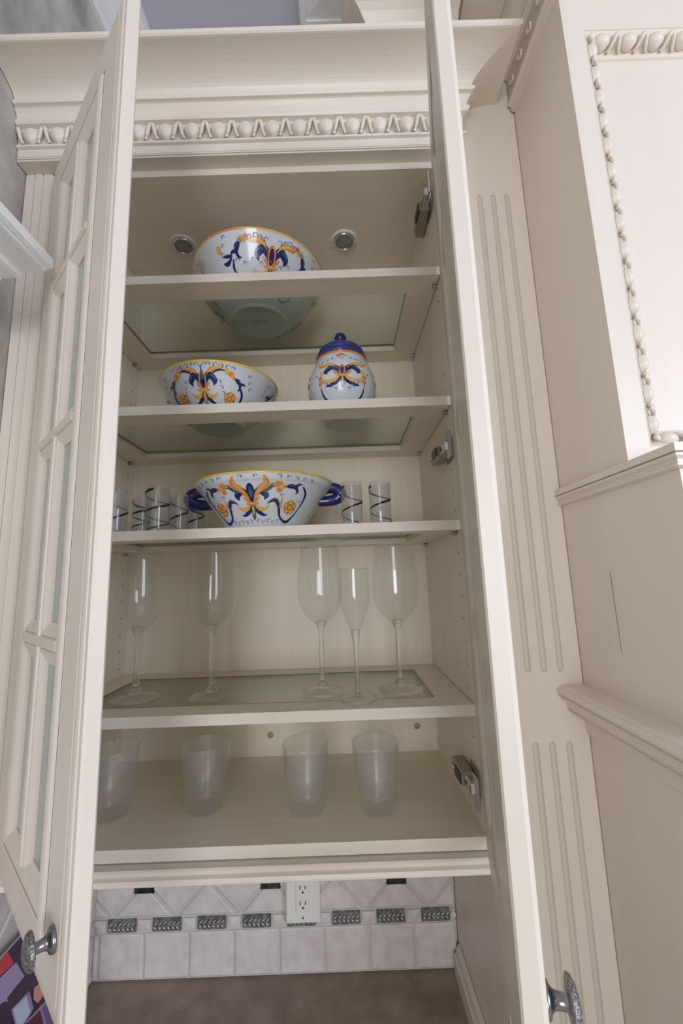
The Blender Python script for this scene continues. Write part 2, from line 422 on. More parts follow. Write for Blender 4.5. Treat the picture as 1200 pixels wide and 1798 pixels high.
mb.box(-.513, .456, .0, .02, 2.821, 2.99, PAINTH); mb.box(-.513, .456, .0, .39, 2.99, 2.9955, PAINTH)
CROWN = cpart(mb, 'crown_moulding')
mb = MB()
cnt = 16; egg_dart(mb, lambda u, v, n: (-.5105+u, -.0325-n, 2.855+v), cnt, .0600, .042, PAINTH)
o = mb.build('egg_and_dart_carving', CROWN)
# left filler stile between wall and door
mb = MB()
mb.sweep([(-.513, .02), (-.513, -.001), (-.493, -.001), (-.4925, .002), (-.491, .002), (-.4905, -.002), (-.478, -.002), (-.4755, .002), (-.474, .002), (-.472, -.001), (-.456, -.001), (-.452, .003), (-.452, .014), (-.439, .014), (-.439, .02)],
         [(0, 1.385), (0, 2.8165)], PAINT, lambda a, b, h: (0, 0, 0)) if False else None
pr = [(-.513, .02), (-.513, -.001), (-.493, -.001), (-.4922, .0015), (-.4908, .0015), (-.490, -.003), (-.479, -.003), (-.476, .0015), (-.474, .0015), (-.472, -.001), (-.456, -.001), (-.452, .003), (-.452, .014), (-.439, .014), (-.439, .02)]
vs = [(x, y, z) for z in (1.385, 2.8165) for x, y in pr]; n = len(pr)
fm = [None, None, GROOVE, GLAZE, None, None, None, GROOVE, None, None, None, None, GROOVE, None]  # grooves glazed; recessed strip beside the door painted brown as its gap shadow
for j in range(n-1): mb.add([vs[j], vs[j+1], vs[n+j+1], vs[n+j]], [(0, 1, 2, 3)], fm[j] or PAINT)
mb.add(vs, [tuple(range(n)), tuple(range(n, 2*n))], PAINT)
cpart(mb, 'filler_stile')
# puck lights
for x, y in ((-.2255, .193), (.219, .195)):
    mb = MB(); mb.lathe([(.0365, 0), (.0355, -.003), (.0300, -.005), (.0285, -.003)], WHITE, (x, y, TP), 40)
    mb.lathe([(.0285, -.003), (.0275, -.0075), (.0255, -.0075), (.0250, -.002)], CHROME, (x, y, TP), 40)
    pk = cpart(mb, 'puck_light', 'round recessed puck light with chrome ring')
    mb = MB(); mb.lathe([(.0250, -.004), (.018, -.0062), (.009, -.0072), (.0001, -.0075)], LENS, (x, y, TP), 32)
    mb.lathe([(.0248, -.0015), (.0001, -.0012)], STEEL, (x, y, TP), 24); mb.build('lens', pk)
# screw caps on the back
for x, z in ((.367, 1.478), (-.025, 1.469)):
    mb = MB(); mb.lathe([(.0085, 0), (.008, -.0012), (.0001, -.0014)], mat('tan_cap', (.50, .33, .20), .5), (x, D, z), 20, 'Y'); cpart(mb, 'screw_cap')
# shelf pins
def pins(z):
    for x in (XL, XR):
        for y in (.031, .325):
            mb = MB(); sg = 1 if x < 0 else -1
            mb.lathe([(.0001, .011*sg), (.0035, .011*sg), (.004, .009*sg), (.004, 0)], STEEL, (x, y, z-.0045), 12, 'X')
            cpart(mb, 'shelf_pin')
# ---- shelves
SH = [(2.546, 'cream framed glass shelf at the top, carrying the tallest painted bowl'), (2.2433, 'cream framed glass shelf carrying the round painted bowl and lidded jar'),
      (1.9824, 'cream framed glass shelf carrying the two-handled bowl and swirl tumblers'), (1.6359, 'cream framed glass shelf carrying the stemmed wine glasses')]
TH = .0195
for z, lab in SH:
    root = empty('shelf', (0, 0, z), label=lab, cat='shelf', group='framed glass shelves in the cabinet')
    mb = MB(); x0, x1, y0, y1 = -.357, .357, .056, .300; X0, X1, Y0, Y1 = -.4185, .4185, .0, D-.001
    for (a, b, c, d) in ((X0, X1, Y0+.001, y0), (X0, X1, y1, Y1), (X0, x0, y0, y1), (x1, X1, y0, y1)): mb.box(a, b, c, d, -TH, 0, INNER)
    mb.box(X0, X1, Y0-.0005, Y0+.001, -TH, 0, EDGE)
    for (a, b, c, d) in ((x0, x1, y0, y0+.0012), (x0, x1, y1-.0012, y1), (x0, x0+.0012, y0, y1), (x1-.0012, x1, y0, y1)): mb.box(a, b, c, d, -TH, -.0062, EDGE)
    mb.build('shelf_frame', root)
    mb = MB(); e = .0012; mb.box(x0+e, x1-e, y0+e, y1-e, -.0062, -.0004, SHELFG)
    for (a, b, c, d) in ((x0+e, x1-e, y0+e, y0+e+.0012), (x0+e, x1-e, y1-e-.0012, y1-e), (x0+e, x0+e+.0012, y0+e, y1-e), (x1-e-.0012, x1-e, y0+e, y1-e)): mb.box(a, b, c, d, -.0012, -.0002, GEDGE); tag(mb.build('glass_panel', root), 'greenish glass panel')
    pins(z-TH)

# ---- doors
DW, DZ0, DZ1 = .432, 1.413, 2.797
def make_door(hinge, ang, left):
    """local frame: s along the door from the hinge, n outward from the room-side face"""
    h = Vector(hinge); d = Vector((math.cos(ang), math.sin(ang))); nrm = Vector((math.sin(ang), -math.cos(ang)))
    if not left: nrm = -nrm
    base = Vector(P0)
    def pl(s, z, n):
        t = z-DZ0
        if t < .60: z -= .030*min(max((t-.026)/.058, 0), 1)*min(max((.385-t)/.20, 0), 1)
        q = h+d*s+nrm*n; return (q.x-base.x, q.y-base.y, z-base.z)
    T = .022; mb = MB()
    # outline loop in (s,z), swept profile inward: from the back edge round the outer edge to the glass
    loop = [(0, DZ0), (0, DZ1), (DW, DZ1), (DW, DZ0)]
    prof = [(.130, -T+.004, None), (.126, -T, None), (0.002, -T, None), (0, -T+.002, None), (0, -.006, None), (.003, -.0028, None), (.009, -.0022, None), (.0105, -.0030, GROOVE), (.0125, -.001, None),
            (.018, 0, None), (.025, 0, None), (.0265, .0006, None), (.0838, .0006, None), (.0842, .0002, DARKGAP), (.0874, .0002, DARKGAP), (.0880, .0020, None), (.091, .0036, None), (.096, .0046, None), (.101, .0048, None), (.1035, .0044, None), (.104, .0030, GROOVE), (.1055, .0030, GROOVE),
            (.1065, .0038, None), (.111, .0034, None), (.116, .0016, None), (.121, -.0014, None), (.125, -.0040, None), (.128, -.0050, None), (.130, -.0055, None), (.130, -T+.004, None)]
    mb.sweep([(p, h_) for p, h_, _ in prof], loop, PAINT, lambda a, b, h_: pl(a, b, h_), mats=[c[2] for c in prof[1:]], closed=True)
    def mun(a0, b0, a1, b1):
        q = [(-.027, -.0055), (-.024, -.0045), (-.019, -.0020), (-.0135, .0012), (-.0095, .0020), (-.0085, .0010), (-.0075, .0010), (-.0065, .0042), (.0065, .0042), (.0075, .0010), (.0085, .0010), (.0095, .0020), (.0135, .0012), (.019, -.0020), (.024, -.0045), (.027, -.0055),
             (.027, -.012), (.012, -T+.002), (-.012, -T+.002), (-.027, -.012), (-.027, -.0055)]
        mm = [None]*20; mm[4] = mm[5] = GROOVE; mm[9] = mm[10] = GROOVE
        mb.sweep(q, [(a0, b0), (a1, b1)], PAINT, lambda a, b, h_: pl(a, b, h_), mats=mm)
    mun(DW/2, DZ0+.118, DW/2, DZ1-.118)
    ZM = (1.800, 2.125, 2.445)
    for zm in ZM:
        mun(.118, zm, DW/2-.0067, zm); mun(DW/2+.0067, zm, DW-.118, zm)
        mb.add([pl(DW/2+a, zm+b, .00425) for a, b in ((-.009, -.0065), (.009, -.0065), (.009, .0065), (-.009, .0065))], [(0, 1, 2, 3)], PAINT)
        mb.add([pl(DW/2+a, zm+b, -T+.0021) for a, b in ((-.024, -.012), (.024, -.012), (.024, .012), (-.024, .012))], [(0, 1, 2, 3)], PAINT)
    nm = 'door'
    door = mb.build(nm, CAB); door['label'] = 'left glazed door, swung half open' if left else 'right glazed door, swung wide open and seen edge-on'
    g = MB()
    sx = [.129, DW/2-.026, DW/2+.026, DW-.129]; zs = [DZ0+.129, *ZM, DZ1-.129]
    for i in range(2):
        for j in range(4):
            a, b, c, e = sx[2*i], sx[2*i+1], zs[j]+(.0 if j == 0 else .026), zs[j+1]-(.0 if j == 3 else .026)
            vs = [pl(s, z, n) for n in (-.010, -.007) for z in (c, e) for s in (a, b)]
            g.add(vs, [(0, 1, 3, 2), (4, 5, 7, 6), (0, 1, 5, 4), (2, 3, 7, 6), (0, 2, 6, 4), (1, 3, 7, 5)], PANE)
    tag(g.build('glass_panes', door), 'pale green grey glass panes')
    # knob
    k = MB(); ks = DW-.046; kz = 1.524 if left else 1.550
    def ring(pr, m, N=28, bumpy=False):
        vs = []; fs = []
        for (r, n) in pr:
            for i in range(N):
                a = 2*math.pi*i/N; vs.append(pl(ks+r*math.cos(a), kz+r*math.sin(a), n))
        for j in range(len(pr)-1): fs += [(j*N+i, j*N+(i+1) % N, (j+1)*N+(i+1) % N, (j+1)*N+i) for i in range(N)]
        k.add(vs, fs, m, True)
    ring([(.0001, .0), (.0125, .0), (.0135, .002), (.012, .005), (.0085, .0062), (.0064, .009), (.0058, .013), (.0058, .017), (.0068, .0195)], IRONS)
    ring([(.0068, .0190), (.012, .0195), (.0178, .0205), (.0186, .022), (.0168, .0250), (.0115, .0275), (.006, .0287), (.0001, .029)], IRON)
    tag(k.build('knob', door), 'hammered dark metal knob')
    if not left:   # small bumper pad on the inner face
        b = MB(); vs = []; N = 16
        for (r, n) in ((.0055, -T), (.0050, -T-.0015), (.0001, -T-.0018)):
            for i in range(N):
                a = 2*math.pi*i/N; vs.append(pl(DW-.03+r*math.cos(a), 1.455+r*math.sin(a), n))
        b.add(vs, [(j*N+i, j*N+(i+1) % N, (j+1)*N+(i+1) % N, (j+1)*N+i) for j in (0, 1) for i in range(N)], SHOT, True); b.build('bumper_pad', door)
    return door
make_door((-.436, -.021), math.atan2(-.676, .737), True)
rd = Vector((-.2506, -.968)).normalized()
make_door((.436, -.021), math.atan2(rd.y, rd.x), False)
# ---- hinges on the right side panel
def hinge(z, flip):
    mb = MB(); s = -1 if flip else 1
    mb.cbox(.392, .4195, .030, .105, z-.012, z+.012, STEEL, .004)          # arm body
    mb.cbox(.396, .4195, .100, .118, z-.009, z+.009, STEEL, .003)
    h = cpart(mb, 'hinge', 'nickel cabinet hinge')
    mb = MB(); mb.cbox(.3895, .3925, .034, .075, z-.010, z+.010, BLACKP, .001); mb.lathe([(.0001, -.0005), (.004, 0), (.0045, .002)], CHROME, (.3895, .088, z), 14, 'X'); tag(mb.build('soft_close_cap', h), 'black damper cap')
    mb = MB(); mb.cbox(.396, .404, -.006, .032, z-.009, z+.009, CHROME, .002); mb.cbox(.4015, .4065, -.030, -.002, z-.028, z+.028, CHROME, .002); mb.build('hinge_cup_plate', h)
    mb = MB(); mb.box(.4175, .4195, .012, .06, z-.024, z+.024, STEEL); mb.lathe([(.0035, -.002), (.0001, -.0025)], CHROME, (.4175, .037, z-.018), 10, 'X'); mb.build('mounting_plate', h)
for z in (2.735, 2.135, 1.495): hinge(z, False)

# ------------------------------------------------------------------ right pilaster (fluted)
PX0, PX1, PY = .4385, .6295, .010
mb = MB(); mb.cbox(PX0, PX1, PY, .393, CT+.001, 3.30, PAINT, .0008); pil = mb.build('fluted_pilaster')
cut = MB()
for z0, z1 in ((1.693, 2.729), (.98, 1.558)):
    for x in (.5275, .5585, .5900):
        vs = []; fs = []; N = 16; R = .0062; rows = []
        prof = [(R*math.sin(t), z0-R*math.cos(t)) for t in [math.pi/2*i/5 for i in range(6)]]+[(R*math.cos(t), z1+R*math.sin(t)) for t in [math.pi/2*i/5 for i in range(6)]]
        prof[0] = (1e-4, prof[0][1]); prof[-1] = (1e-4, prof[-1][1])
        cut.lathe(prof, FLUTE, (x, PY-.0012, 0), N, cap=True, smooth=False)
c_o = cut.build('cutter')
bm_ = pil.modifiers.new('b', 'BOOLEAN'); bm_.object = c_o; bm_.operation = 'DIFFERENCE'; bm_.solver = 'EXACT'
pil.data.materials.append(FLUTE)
dg = bpy.context.evaluated_depsgraph_get(); me = bpy.data.meshes.new_from_object(pil.evaluated_get(dg)); pil.modifiers.clear(); pil.data = me
bpy.data.objects.remove(c_o)
tag(pil, 'tall cream pilaster with three vertical flutes between cabinet and hood', 'pilaster')
# base trim along the pilaster's side on the counter
mb = MB(); mb.sweep([(0, CT+.001), (.016, CT+.001), (.016, .958), (.012, .962), (.0095, .963), (.0085, .9665), (.0085, .972), (.004, .978), (0, .98)], [(PX0-.001, .352), (PX0-.001, .0)][::1], PAINT, XYZ,
    mats=[None, None, None, GROOVE, None, None, None, None])
tag(mb.build('base_trim'), 'narrow cream trim board along the side panel on the counter', 'trim')

# ------------------------------------------------------------------ range hood on the right
HX = .6305
H = empty('range_hood', (HX, 0, 1.2), label='large cream wooden range hood with carved panel frame on the right', cat='range hood')
def hp(mb, name, parent=None): return mb.build(name, parent or H, (-HX, 0, -1.2) if not parent else (0, 0, 0))
mb = MB(); mb.box(HX, 2.0, -.28, .393, .96, 2.004, PAINT)
mb.add([(HX-.0004, y, z) for y, z in ((-.110, 1.87), (-.1115, 1.87), (-.1128, 1.74), (-.112, 1.74))], [(0, 1, 2, 3)], GLAZE)
hp(mb, 'lower_body')
mb = MB(); UY = -.19
px0, px1, pz0, pz1 = .668, 1.56, 2.062, 2.872      # frame opening of the carved panel
mb.box(HX, 2.0, UY+.027, .393, 2.004, 3.719, PAINT)
for (a, b, c, d) in ((HX, px0, 2.004, 3.30), (px1, 2.0, 2.004, 3.30), (px0, px1, 2.004, pz0), (px0, px1, pz1, 3.30)): mb.box(a, b, UY, UY+.027, c, d, PAINT)
up = hp(mb, 'upper_body')
mb = MB()
fw = .030
def sl(v, n):      # moulding slopes inward: v = 0 at the inner edge, returns inward offset and depth
    w_ = fw-v; return .002+w_*.74+n*.68, UY+.0005+w_*.68-n*.74
def P_(axis, sgn, base):
    def f(u, v, n):
        q, y = sl(v, n)
        return (px0+.012+u, y, base+sgn*q) if axis == 'z' else (base+sgn*q, y, pz0+.012+u)
    return f
for n_, pt, plc in ((17, .0510, P_('z', -1, pz1)), (17, .0510, P_('z', 1, pz0)), (15, .0524, P_('x', 1, px0)), (15, .0524, P_('x', -1, px1))):
    egg_dart(mb, plc, n_, pt, fw*.9, PAINT)
mb.sweep([(.0, .001), (.002, .0), (.002+fw*.74, fw*.68), (.030, .0215), (.032, .0235), (.034, .027)], [(px0, pz0), (px0, pz1), (px1, pz1), (px1, pz0)], PAINT,
         lambda a, b, h: (a, UY+h, b), closed=True)
cf = hp(mb, 'carved_panel_frame')
# ledge where the chimney steps back
mb = MB()
lp = [(-.02, 2.004), (.004, 2.004), (.010, 2.006), (.010, 2.009), (.007, 2.010), (.0075, 2.015), (.012, 2.019), (.0125, 2.0225), (.0105, 2.0232), (.0105, 2.0242), (.013, 2.025), (.013, 2.036), (.0, 2.037), (-.10, 2.037)]
mb.sweep(lp, [(2.0, -.28), (HX, -.28), (HX, PY)][::-1][::-1], PAINT, XYZ, mats=[None, None, None, GROOVE, None, None, None, GLAZE, GLAZE, None, None, None, None]) if False else None
def around(mb, prof, mats, y0=-.28, m=PAINT):
    # travel so that the right-hand side points away from the hood
    mb.sweep(prof, [(2.0, y0), (HX, y0), (HX, PY)], m, lambda a, b, h: (a, b, h), mats=mats) if False else mb.sweep(prof, [(HX, PY), (HX, y0), (2.0, y0)], m, lambda a, b, h: (a, b, h), mats=mats)
around(mb, lp, [None, None, None, GROOVE, None, None, None, GLAZE, GLAZE, None, None, None, None])
hp(mb, 'ledge_moulding')
# mantel shelf
mb = MB()
mp = [(-.02, 1.575), (.004, 1.575), (.006, 1.579), (.006, 1.585)]
for i in range(9):
    a = math.pi/2*i/8; mp.append((.006+.026*(1-math.cos(a)), 1.586+.030*math.sin(a)))
mp += [(.035, 1.617), (.0355, 1.621), (.034, 1.623), (.037, 1.625), (.0375, 1.632), (.044, 1.636), (.049, 1.643), (.050, 1.6465), (.0485, 1.648), (.053, 1.650), (.0535, 1.6555), (.050, 1.659), (.046, 1.6605), (.043, 1.663), (0, 1.664), (-.02, 1.664)]
mm = [None]*(len(mp)-1); mm[13] = GROOVE; mm[19] = GROOVE
around(mb, mp, mm); hp(mb, 'mantel_moulding')
# cornice that wraps the chimney top and the soffit over the pilaster
def hood_cornice(mb, path):
    q = [(0, 2.955), (.008, 2.955), (.010, 2.962), (.010, 2.968), (.016, 2.970), (.016, 2.976), (.012, 2.978), (.012, 3.045), (.018, 3.048), (.020, 3.056), (.015, 3.058), (.015, 3.075), (.024, 3.085), (.034, 3.102), (.036, 3.108), (.046, 3.109), (.048, 3.118)]
    for i in range(1, 9):
        a = math.pi/2*i/8; q.append((.05+.06*(1-math.cos(a)), 3.12+.09*math.sin(a)))
    q += [(.115, 3.212), (.118, 3.23), (0, 3.232)]
    mb.sweep(q, path, PAINTH, XYZ, mats=[GROOVE if i in (6, 10, 15) else None for i in range(len(q)-1)])
mb = MB(); hood_cornice(mb, [(HX, .005), (HX, UY), (2.0, UY)])
for i in range(5):     # drilled rosettes in the frieze
    y = -.02-i*.045
    mb.lathe([(.010, -.0125), (.0095, -.0155), (.007, -.016), (.006, -.0125)], PAINT, (HX, y, 3.012), 18, 'X'); mb.lathe([(.006, -.0128), (.0001, -.0126)], GLAZE, (HX, y, 3.012), 14, 'X')
hp(mb, 'cornice')
# soffit over the pilaster with its own cornice
mb = MB(); SX0, SY0 = .345, .04
mb.box(SX0, HX-.001, SY0, .393, 3.31, 3.72, PAINTH); mb.box(SX0, .4385, SY0, .393, 3.0, 3.30, PAINTH); mb.box(.4385, HX, SY0, .393, 3.3005, 3.31, PAINTH)
tag(mb.build('soffit_box'), 'cream soffit boxing above the crown of the cabinet, up to the ceiling', 'soffit')
mb = MB()
q = [(0, 3.06), (.010, 3.06), (.012, 3.075), (.018, 3.085), (.030, 3.10), (.034, 3.106), (.046, 3.107), (.048, 3.116), (.046, 3.118)]
for i in range(1, 9):
    a = math.pi/2*i/8; q.append((.046+.065*(1-math.cos(a)), 3.12+.10*math.sin(a)))
q += [(.116, 3.225), (.118, 3.24), (0, 3.242)]
mb.sweep(q, [(SX0, .392), (SX0, SY0), (HX-.125, SY0)], PAINTH, XYZ)
tag(mb.build('soffit_cornice'), 'cream cornice with mitred corner high behind the crown moulding', 'cornice')

# ceiling fixture: white framed vent in the ceiling
vt = empty('ceiling_vent', (.21, .22, 3.72), label='white square framed vent in the lilac ceiling', cat='vent')
mb = MB(); mb.sweep([(0, 0), (0, -.012), (.018, -.012), (.022, -.004), (.022, 0)], [(-.085, -.125), (.085, -.125), (.085, .06), (-.085, .06)], WHITE, XYZ, closed=True); mb.build('frame', vt)
mb = MB(); mb.add([(-.085, -.125, -.002), (.085, -.125, -.002), (.085, .06, -.002), (-.085, .06, -.002), (0, -.03, -.02)], [(0, 1, 4), (1, 2, 4), (2, 3, 4), (3, 0, 4)], WHITE); mb.build('louver', vt)

# ------------------------------------------------------------------ white window cornice on the left wall
mb = MB(); CZ = 2.45
q = [(.001, CZ-.075), (.055, CZ-.075)]
for i in range(9):
    a = math.pi/2*i/8; q.append((.055+.035*math.sin(a), CZ-.073+.045*(1-math.cos(a))))
q += [(.095, CZ-.026), (.118, CZ-.026), (.118, CZ-.012), (.128, CZ-.010), (.128, CZ), (.158, CZ), (.170, CZ+.0), (.172, CZ+.006), (.176, CZ+.007), (.184, CZ+.010), (.186, CZ+.026), (.180, CZ+.028), (.0, CZ+.03)]
q = [(.001, CZ-.045), (.06, CZ-.045)]
for i in range(1, 9):
    a = math.pi/2*i/8; q.append((.06+.030*math.sin(a), CZ-.045+.028*(1-math.cos(a))))
q += [(.092, CZ-.012), (.118, CZ-.012), (.126, CZ-.010), (.127, CZ), (.168, CZ), (.172, CZ+.001), (.174, CZ+.0035), (.176, CZ+.003), (.184, CZ+.006), (.185, CZ+.022), (.0, CZ+.024)]
mb.sweep(q, [(-.514, -.136), (-.514, -1.6)][::-1], WHITE, XYZ)
tag(mb.build('window_cornice'), 'white moulded cornice end jutting from the left wall in front of the cabinet', 'cornice')

# ------------------------------------------------------------------ painted ceramics
class Painted:
    """brush strokes laid on a thrown pot: u = metres round the pot, v = metres up along its wall"""
    def __init__(s, mb, prof, ang0=-math.pi/2, sx=1):
        s.mb = mb; s.a0 = ang0; s.sx = sx; s.layer = 0
        s.p = []; L = 0; last = None
        for r, z in prof:
            if last: L += math.hypot(r-last[0], z-last[1])
            s.p.append((r, z, L)); last = (r, z)
        s.L = L; s.rref = max(r for r, z in prof)*.88
    def surf(s, u, v, off):
        v = min(max(v, 0), s.L)
        for (r0, z0, l0), (r1, z1, l1) in zip(s.p, s.p[1:]):
            if l0 <= v <= l1 and l1 > l0: break
        t = (v-l0)/(l1-l0); dr, dz = (r1-r0)/(l1-l0), (z1-z0)/(l1-l0)
        a = s.a0+u/s.rref; r = r0+(r1-r0)*t+off*dz
        return (r*math.cos(a)*s.sx, r*math.sin(a), z0+(z1-z0)*t-off*dr)
    def stroke(s, pts, wd, m, n=8):
        s.layer += 1; off = .0004+.00002*s.layer
        P = catmull(pts, n); k = len(P); W = catmull([(w,) for w in wd], n) if len(wd) == len(pts) else None
        vs = []; fs = []
        for i, (u, z) in enumerate(P):
            a = P[max(i-1, 0)]; b = P[min(i+1, k-1)]; dx, dz = b[0]-a[0], b[1]-a[1]; L = math.hypot(dx, dz) or 1
            w_ = (max(W[i][0], 0) if W else wd[0])/2; nx, nz = -dz/L*w_, dx/L*w_
            vs += [s.surf(u+nx, z+nz, off), s.surf(u, z, off+.0001), s.surf(u-nx, z-nz, off)]
        for i in range(k-1): fs += [(3*i, 3*i+3, 3*i+4, 3*i+1), (3*i+1, 3*i+4, 3*i+5, 3*i+2)]
        s.mb.add(vs, fs, m, True)
    def blob(s, u, z, ru, rz, rot, m, n=18):
        s.layer += 1; off = .0004+.00002*s.layer; vs = [s.surf(u, z, off)]; fs = []
        for k, q in enumerate((.5, 1)):
            for i in range(n):
                a = 2*math.pi*i/n; x, y = ru*q*math.cos(a), rz*q*math.sin(a)
                vs.append(s.surf(u+x*math.cos(rot)-y*math.sin(rot), z+x*math.sin(rot)+y*math.cos(rot), off))
        fs = [(0, 1+i, 1+(i+1) % n) for i in range(n)]+[(1+i, 1+n+i, 1+n+(i+1) % n, 1+(i+1) % n) for i in range(n)]
        s.mb.add(vs, fs, m, True)
    def fleur(s, u, z, k, ax=1.0):
        def S_(pts, w, m):
            for g in (1, -1): s.stroke([(u+g*a*k*ax, z+b*k) for a, b in pts], [q*k*1.25*(ax**.5) for q in w], m)
        S_([(.12, -.05), (.30, -.50), (.75, -.88), (1.15, -.92)], [.12, .30, .2, .02], COB)
        S_([(.12, -.05), (.5, -.42), (1.0, -.42), (1.30, -.10)], [.1, .26, .2, .02], YEL)
        S_([(.12, .05), (.32, .85), (.85, 1.38), (1.45, 1.42), (1.75, 1.8)], [.06, .19, .28, .24, .02], ORG)
        S_([(.14, .10), (.34, .88), (.86, 1.40), (1.42, 1.45), (1.68, 1.72)], [.03, .12, .18, .15, .01], YEL)
        S_([(.10, .05), (.22, .62), (.62, .98), (1.02, .62), (.92, .28)], [.16, .34, .38, .34, .03], COB)
        S_([(.62, .98), (.95, .93), (1.12, .6)], [.05, .12, .02], GRN)
        S_([(.1, .05), (.38, .28), (.62, .55)], [.04, .14, .01], ORG)
        s.blob(u, z-.68*k, .18*k, .62*k, 0, GRN); s.blob(u, z-.55*k, .09*k, .42*k, 0, YEL)
        s.blob(u, z+.62*k, .27*k, .62*k, 0, ORG); s.blob(u, z+.60*k, .17*k, .48*k, 0, COB)
        s.blob(u, z, .5*k, .11*k, 0, ORG); s.blob(u, z+.015*k, .36*k, .05*k, 0, YEL)
    def flower(s, u, z, k):
        k *= 1.25
        for i in range(5):
            a = i*1.2566+.3; s.blob(u+.0*k+math.cos(a)*.45*k, z+math.sin(a)*.45*k, .36*k, .36*k, 0, ORG)
            s.blob(u+math.cos(a)*.50*k, z+math.sin(a)*.50*k, .20*k, .20*k, 0, YEL)
            s.blob(u+math.cos(a+.63)*.62*k, z+math.sin(a+.63)*.62*k, .12*k, .12*k, 0, GRN)
        s.blob(u, z, .2*k, .2*k, 0, YEL)
        for i in range(5): a = i*1.2566+.3; s.blob(u+math.cos(a)*.27*k, z+math.sin(a)*.27*k, .07*k, .07*k, 0, BLKL)
    def curl(s, u, z, k, rot, hand=1):
        pts = []
        for i in range(7):
            t = i/6; a = t*4.3; r = k*(1-.62*t)*.6
            x = hand*(r*math.cos(a)); y = r*math.sin(a)+k*.2
            pts.append((u+x*math.cos(rot)-y*math.sin(rot), z+x*math.sin(rot)+y*math.cos(rot)))
        s.stroke(pts, [.0010]*3+[.0015]*2+[.0020]*2, LINE, 4)
    def bell(s, u, z, k, rot, g):
        k *= 1.15
        R_ = lambda a, b: (u+g*(a*math.cos(rot)-b*math.sin(rot))*k, z+(a*math.sin(rot)+b*math.cos(rot))*k)
        s.stroke([R_(0, 0), R_(.4, .05), R_(.9, 0), R_(1.3, .3), R_(1.7, .25)], [.2*k, .55*k, .45*k, .25*k, .02*k], COB)
        s.stroke([R_(.7, 0), R_(1.1, -.25), R_(1.3, -.7), R_(1.05, -.9)], [.3*k, .34*k, .2*k, .02*k], COB)
        s.stroke([R_(.2, .1), R_(.7, .12), R_(1.1, .2)], [.04*k, .10*k, .02*k], LINE)
        s.blob(*R_(-.18, 0), .2*k, .2*k, 0, ORG); s.blob(*R_(-.48, .08), .17*k, .17*k, 0, YEL)
    def lines(s, u0, u1, z0, z1, n, k):
        for i in range(n): s.curl(u0+(u1-u0)*random.random(), z0+(z1-z0)*random.random(), k*random.uniform(.6, 1.1), random.uniform(-.9, .9), random.choice((1, -1)))

def catalog_bowl(prof, rim_mat, name, loc, label, cu, decorate, sx=1, inner=True, rz=0):
    root = empty(name, loc, rz, label=label, cat='bowl'); mb = MB()
    out = catmull(prof, 5); th = .005
    ring = [(max(1e-4, out[0][0]-.010), .0035), (out[0][0]-.008, .0)] 
    full = [(1e-4, .004)]+[(out[0][0]-.012, .0035), (out[0][0]-.007, 0)]+out
    top = out[-1]
    ins = [(max(r-th, 1e-4), max(z, th+.003)) for r, z in reversed(out)]+[(1e-4, th+.003)]
    full2 = full+[(top[0]+.0006, top[1]+.0025), (top[0]-.0025, top[1]+.0045), (top[0]-th, top[1]+.0025)]+ins
    nf = len(full2); mats = [CERAM]*(nf-1); j = len(full)-1
    for q in range(j-1, j+4): mats[q] = rim_mat
    mb.lathe(full2, CERAM, n=96, mats=mats, sx=sx)
    if decorate: decorate(Painted(mb, out, sx=sx), cu)
    body = mb.build('bowl_body', root, recalc=False)
    return root
def deco1(P, cu):
    L = P.L
    for rep in range(3):
        c = cu+rep*2*math.pi/3*P.rref
        P.fleur(c, L*.54, .0370, .92)
        for g in (1, -1):
            P.blob(c+g*.058, L*.90, .0055, .0055, 0, ORG); P.blob(c+g*.064, L*.86, .0050, .0050, 0, YEL)
            P.bell(c+g*.074, L*.84, .0185, -.95, g)
            P.stroke([(c+g*.098, L*.66), (c+g*.112, L*.60), (c+g*.124, L*.62)], [.003, .009, .001], COB)
            P.stroke([(c+g*.095, L*.68), (c+g*.108, L*.69), (c+g*.122, L*.70)], [.003, .007, .001], COB)
            P.stroke([(c+g*.094, L*.64), (c+g*.098, L*.52), (c+g*.092, L*.46)], [.003, .006, .001], COB)
            P.blob(c+g*.126, L*.80, .0055, .0078, 0, ORG); P.blob(c+g*.126, L*.80, .0035, .0055, 0, YEL)
            P.flower(c+g*.060, L*.34, .0150)
            P.stroke([(c+g*.084, L*.42), (c+g*.088, L*.24), (c+g*.060, L*.15), (c+g*.034, L*.26), (c+g*.036, L*.40), (c+g*.050, L*.47)], [.002, .0032, .0032, .0032, .003, .001], LINE)
            for q in range(6): P.curl(c+g*(.016+q*.011), L*(.90-.02*abs(q-2)), .0105, -.3*g, g if q % 2 else -g)
            for q in range(4): P.curl(c+g*(.026+q*.020), L*(.56+.05*(q % 2)), .0095, .5*g, -g)
            for q in range(3): P.curl(c+g*(.108+q*.006), L*(.92-.10*q), .008, .2*g, -g)
        P.blob(c+.012, L*.30, .009, .009, 0, ORG); P.blob(c-.014, L*.31, .009, .009, 0, YEL); P.blob(c-.002, L*.24, .009, .009, 0, ORG)
b1 = [(.0715, .0005), (.074, .006), (.086, .014), (.108, .030), (.132, .058), (.150, .086), (.163, .108), (.1725, .124)]
B1 = catalog_bowl(b1, RIMO, 'serving_bowl', (-.013, .183, 2.5462), 'tallest white bowl with blue and orange scrolls and orange rim, top shelf', .058, deco1)
mb = MB(); 
for i in range(9): mb.tube([(-.022+i*.0048, .004+.0012*(i % 2), .0022), (-.0195+i*.0048, -.002+.002*((i*7) % 3), .0022)], .0006, INK, n=5)
mb.tube([(-.024, -.007, .0022), (.026, -.007, .0022)], .0004, INK, n=5)
for i in range(12): mb.tube([(-.024+i*.0042, -.011, .0022), (-.0225+i*.0042, -.0095, .0022)], .0004, INK, n=5)
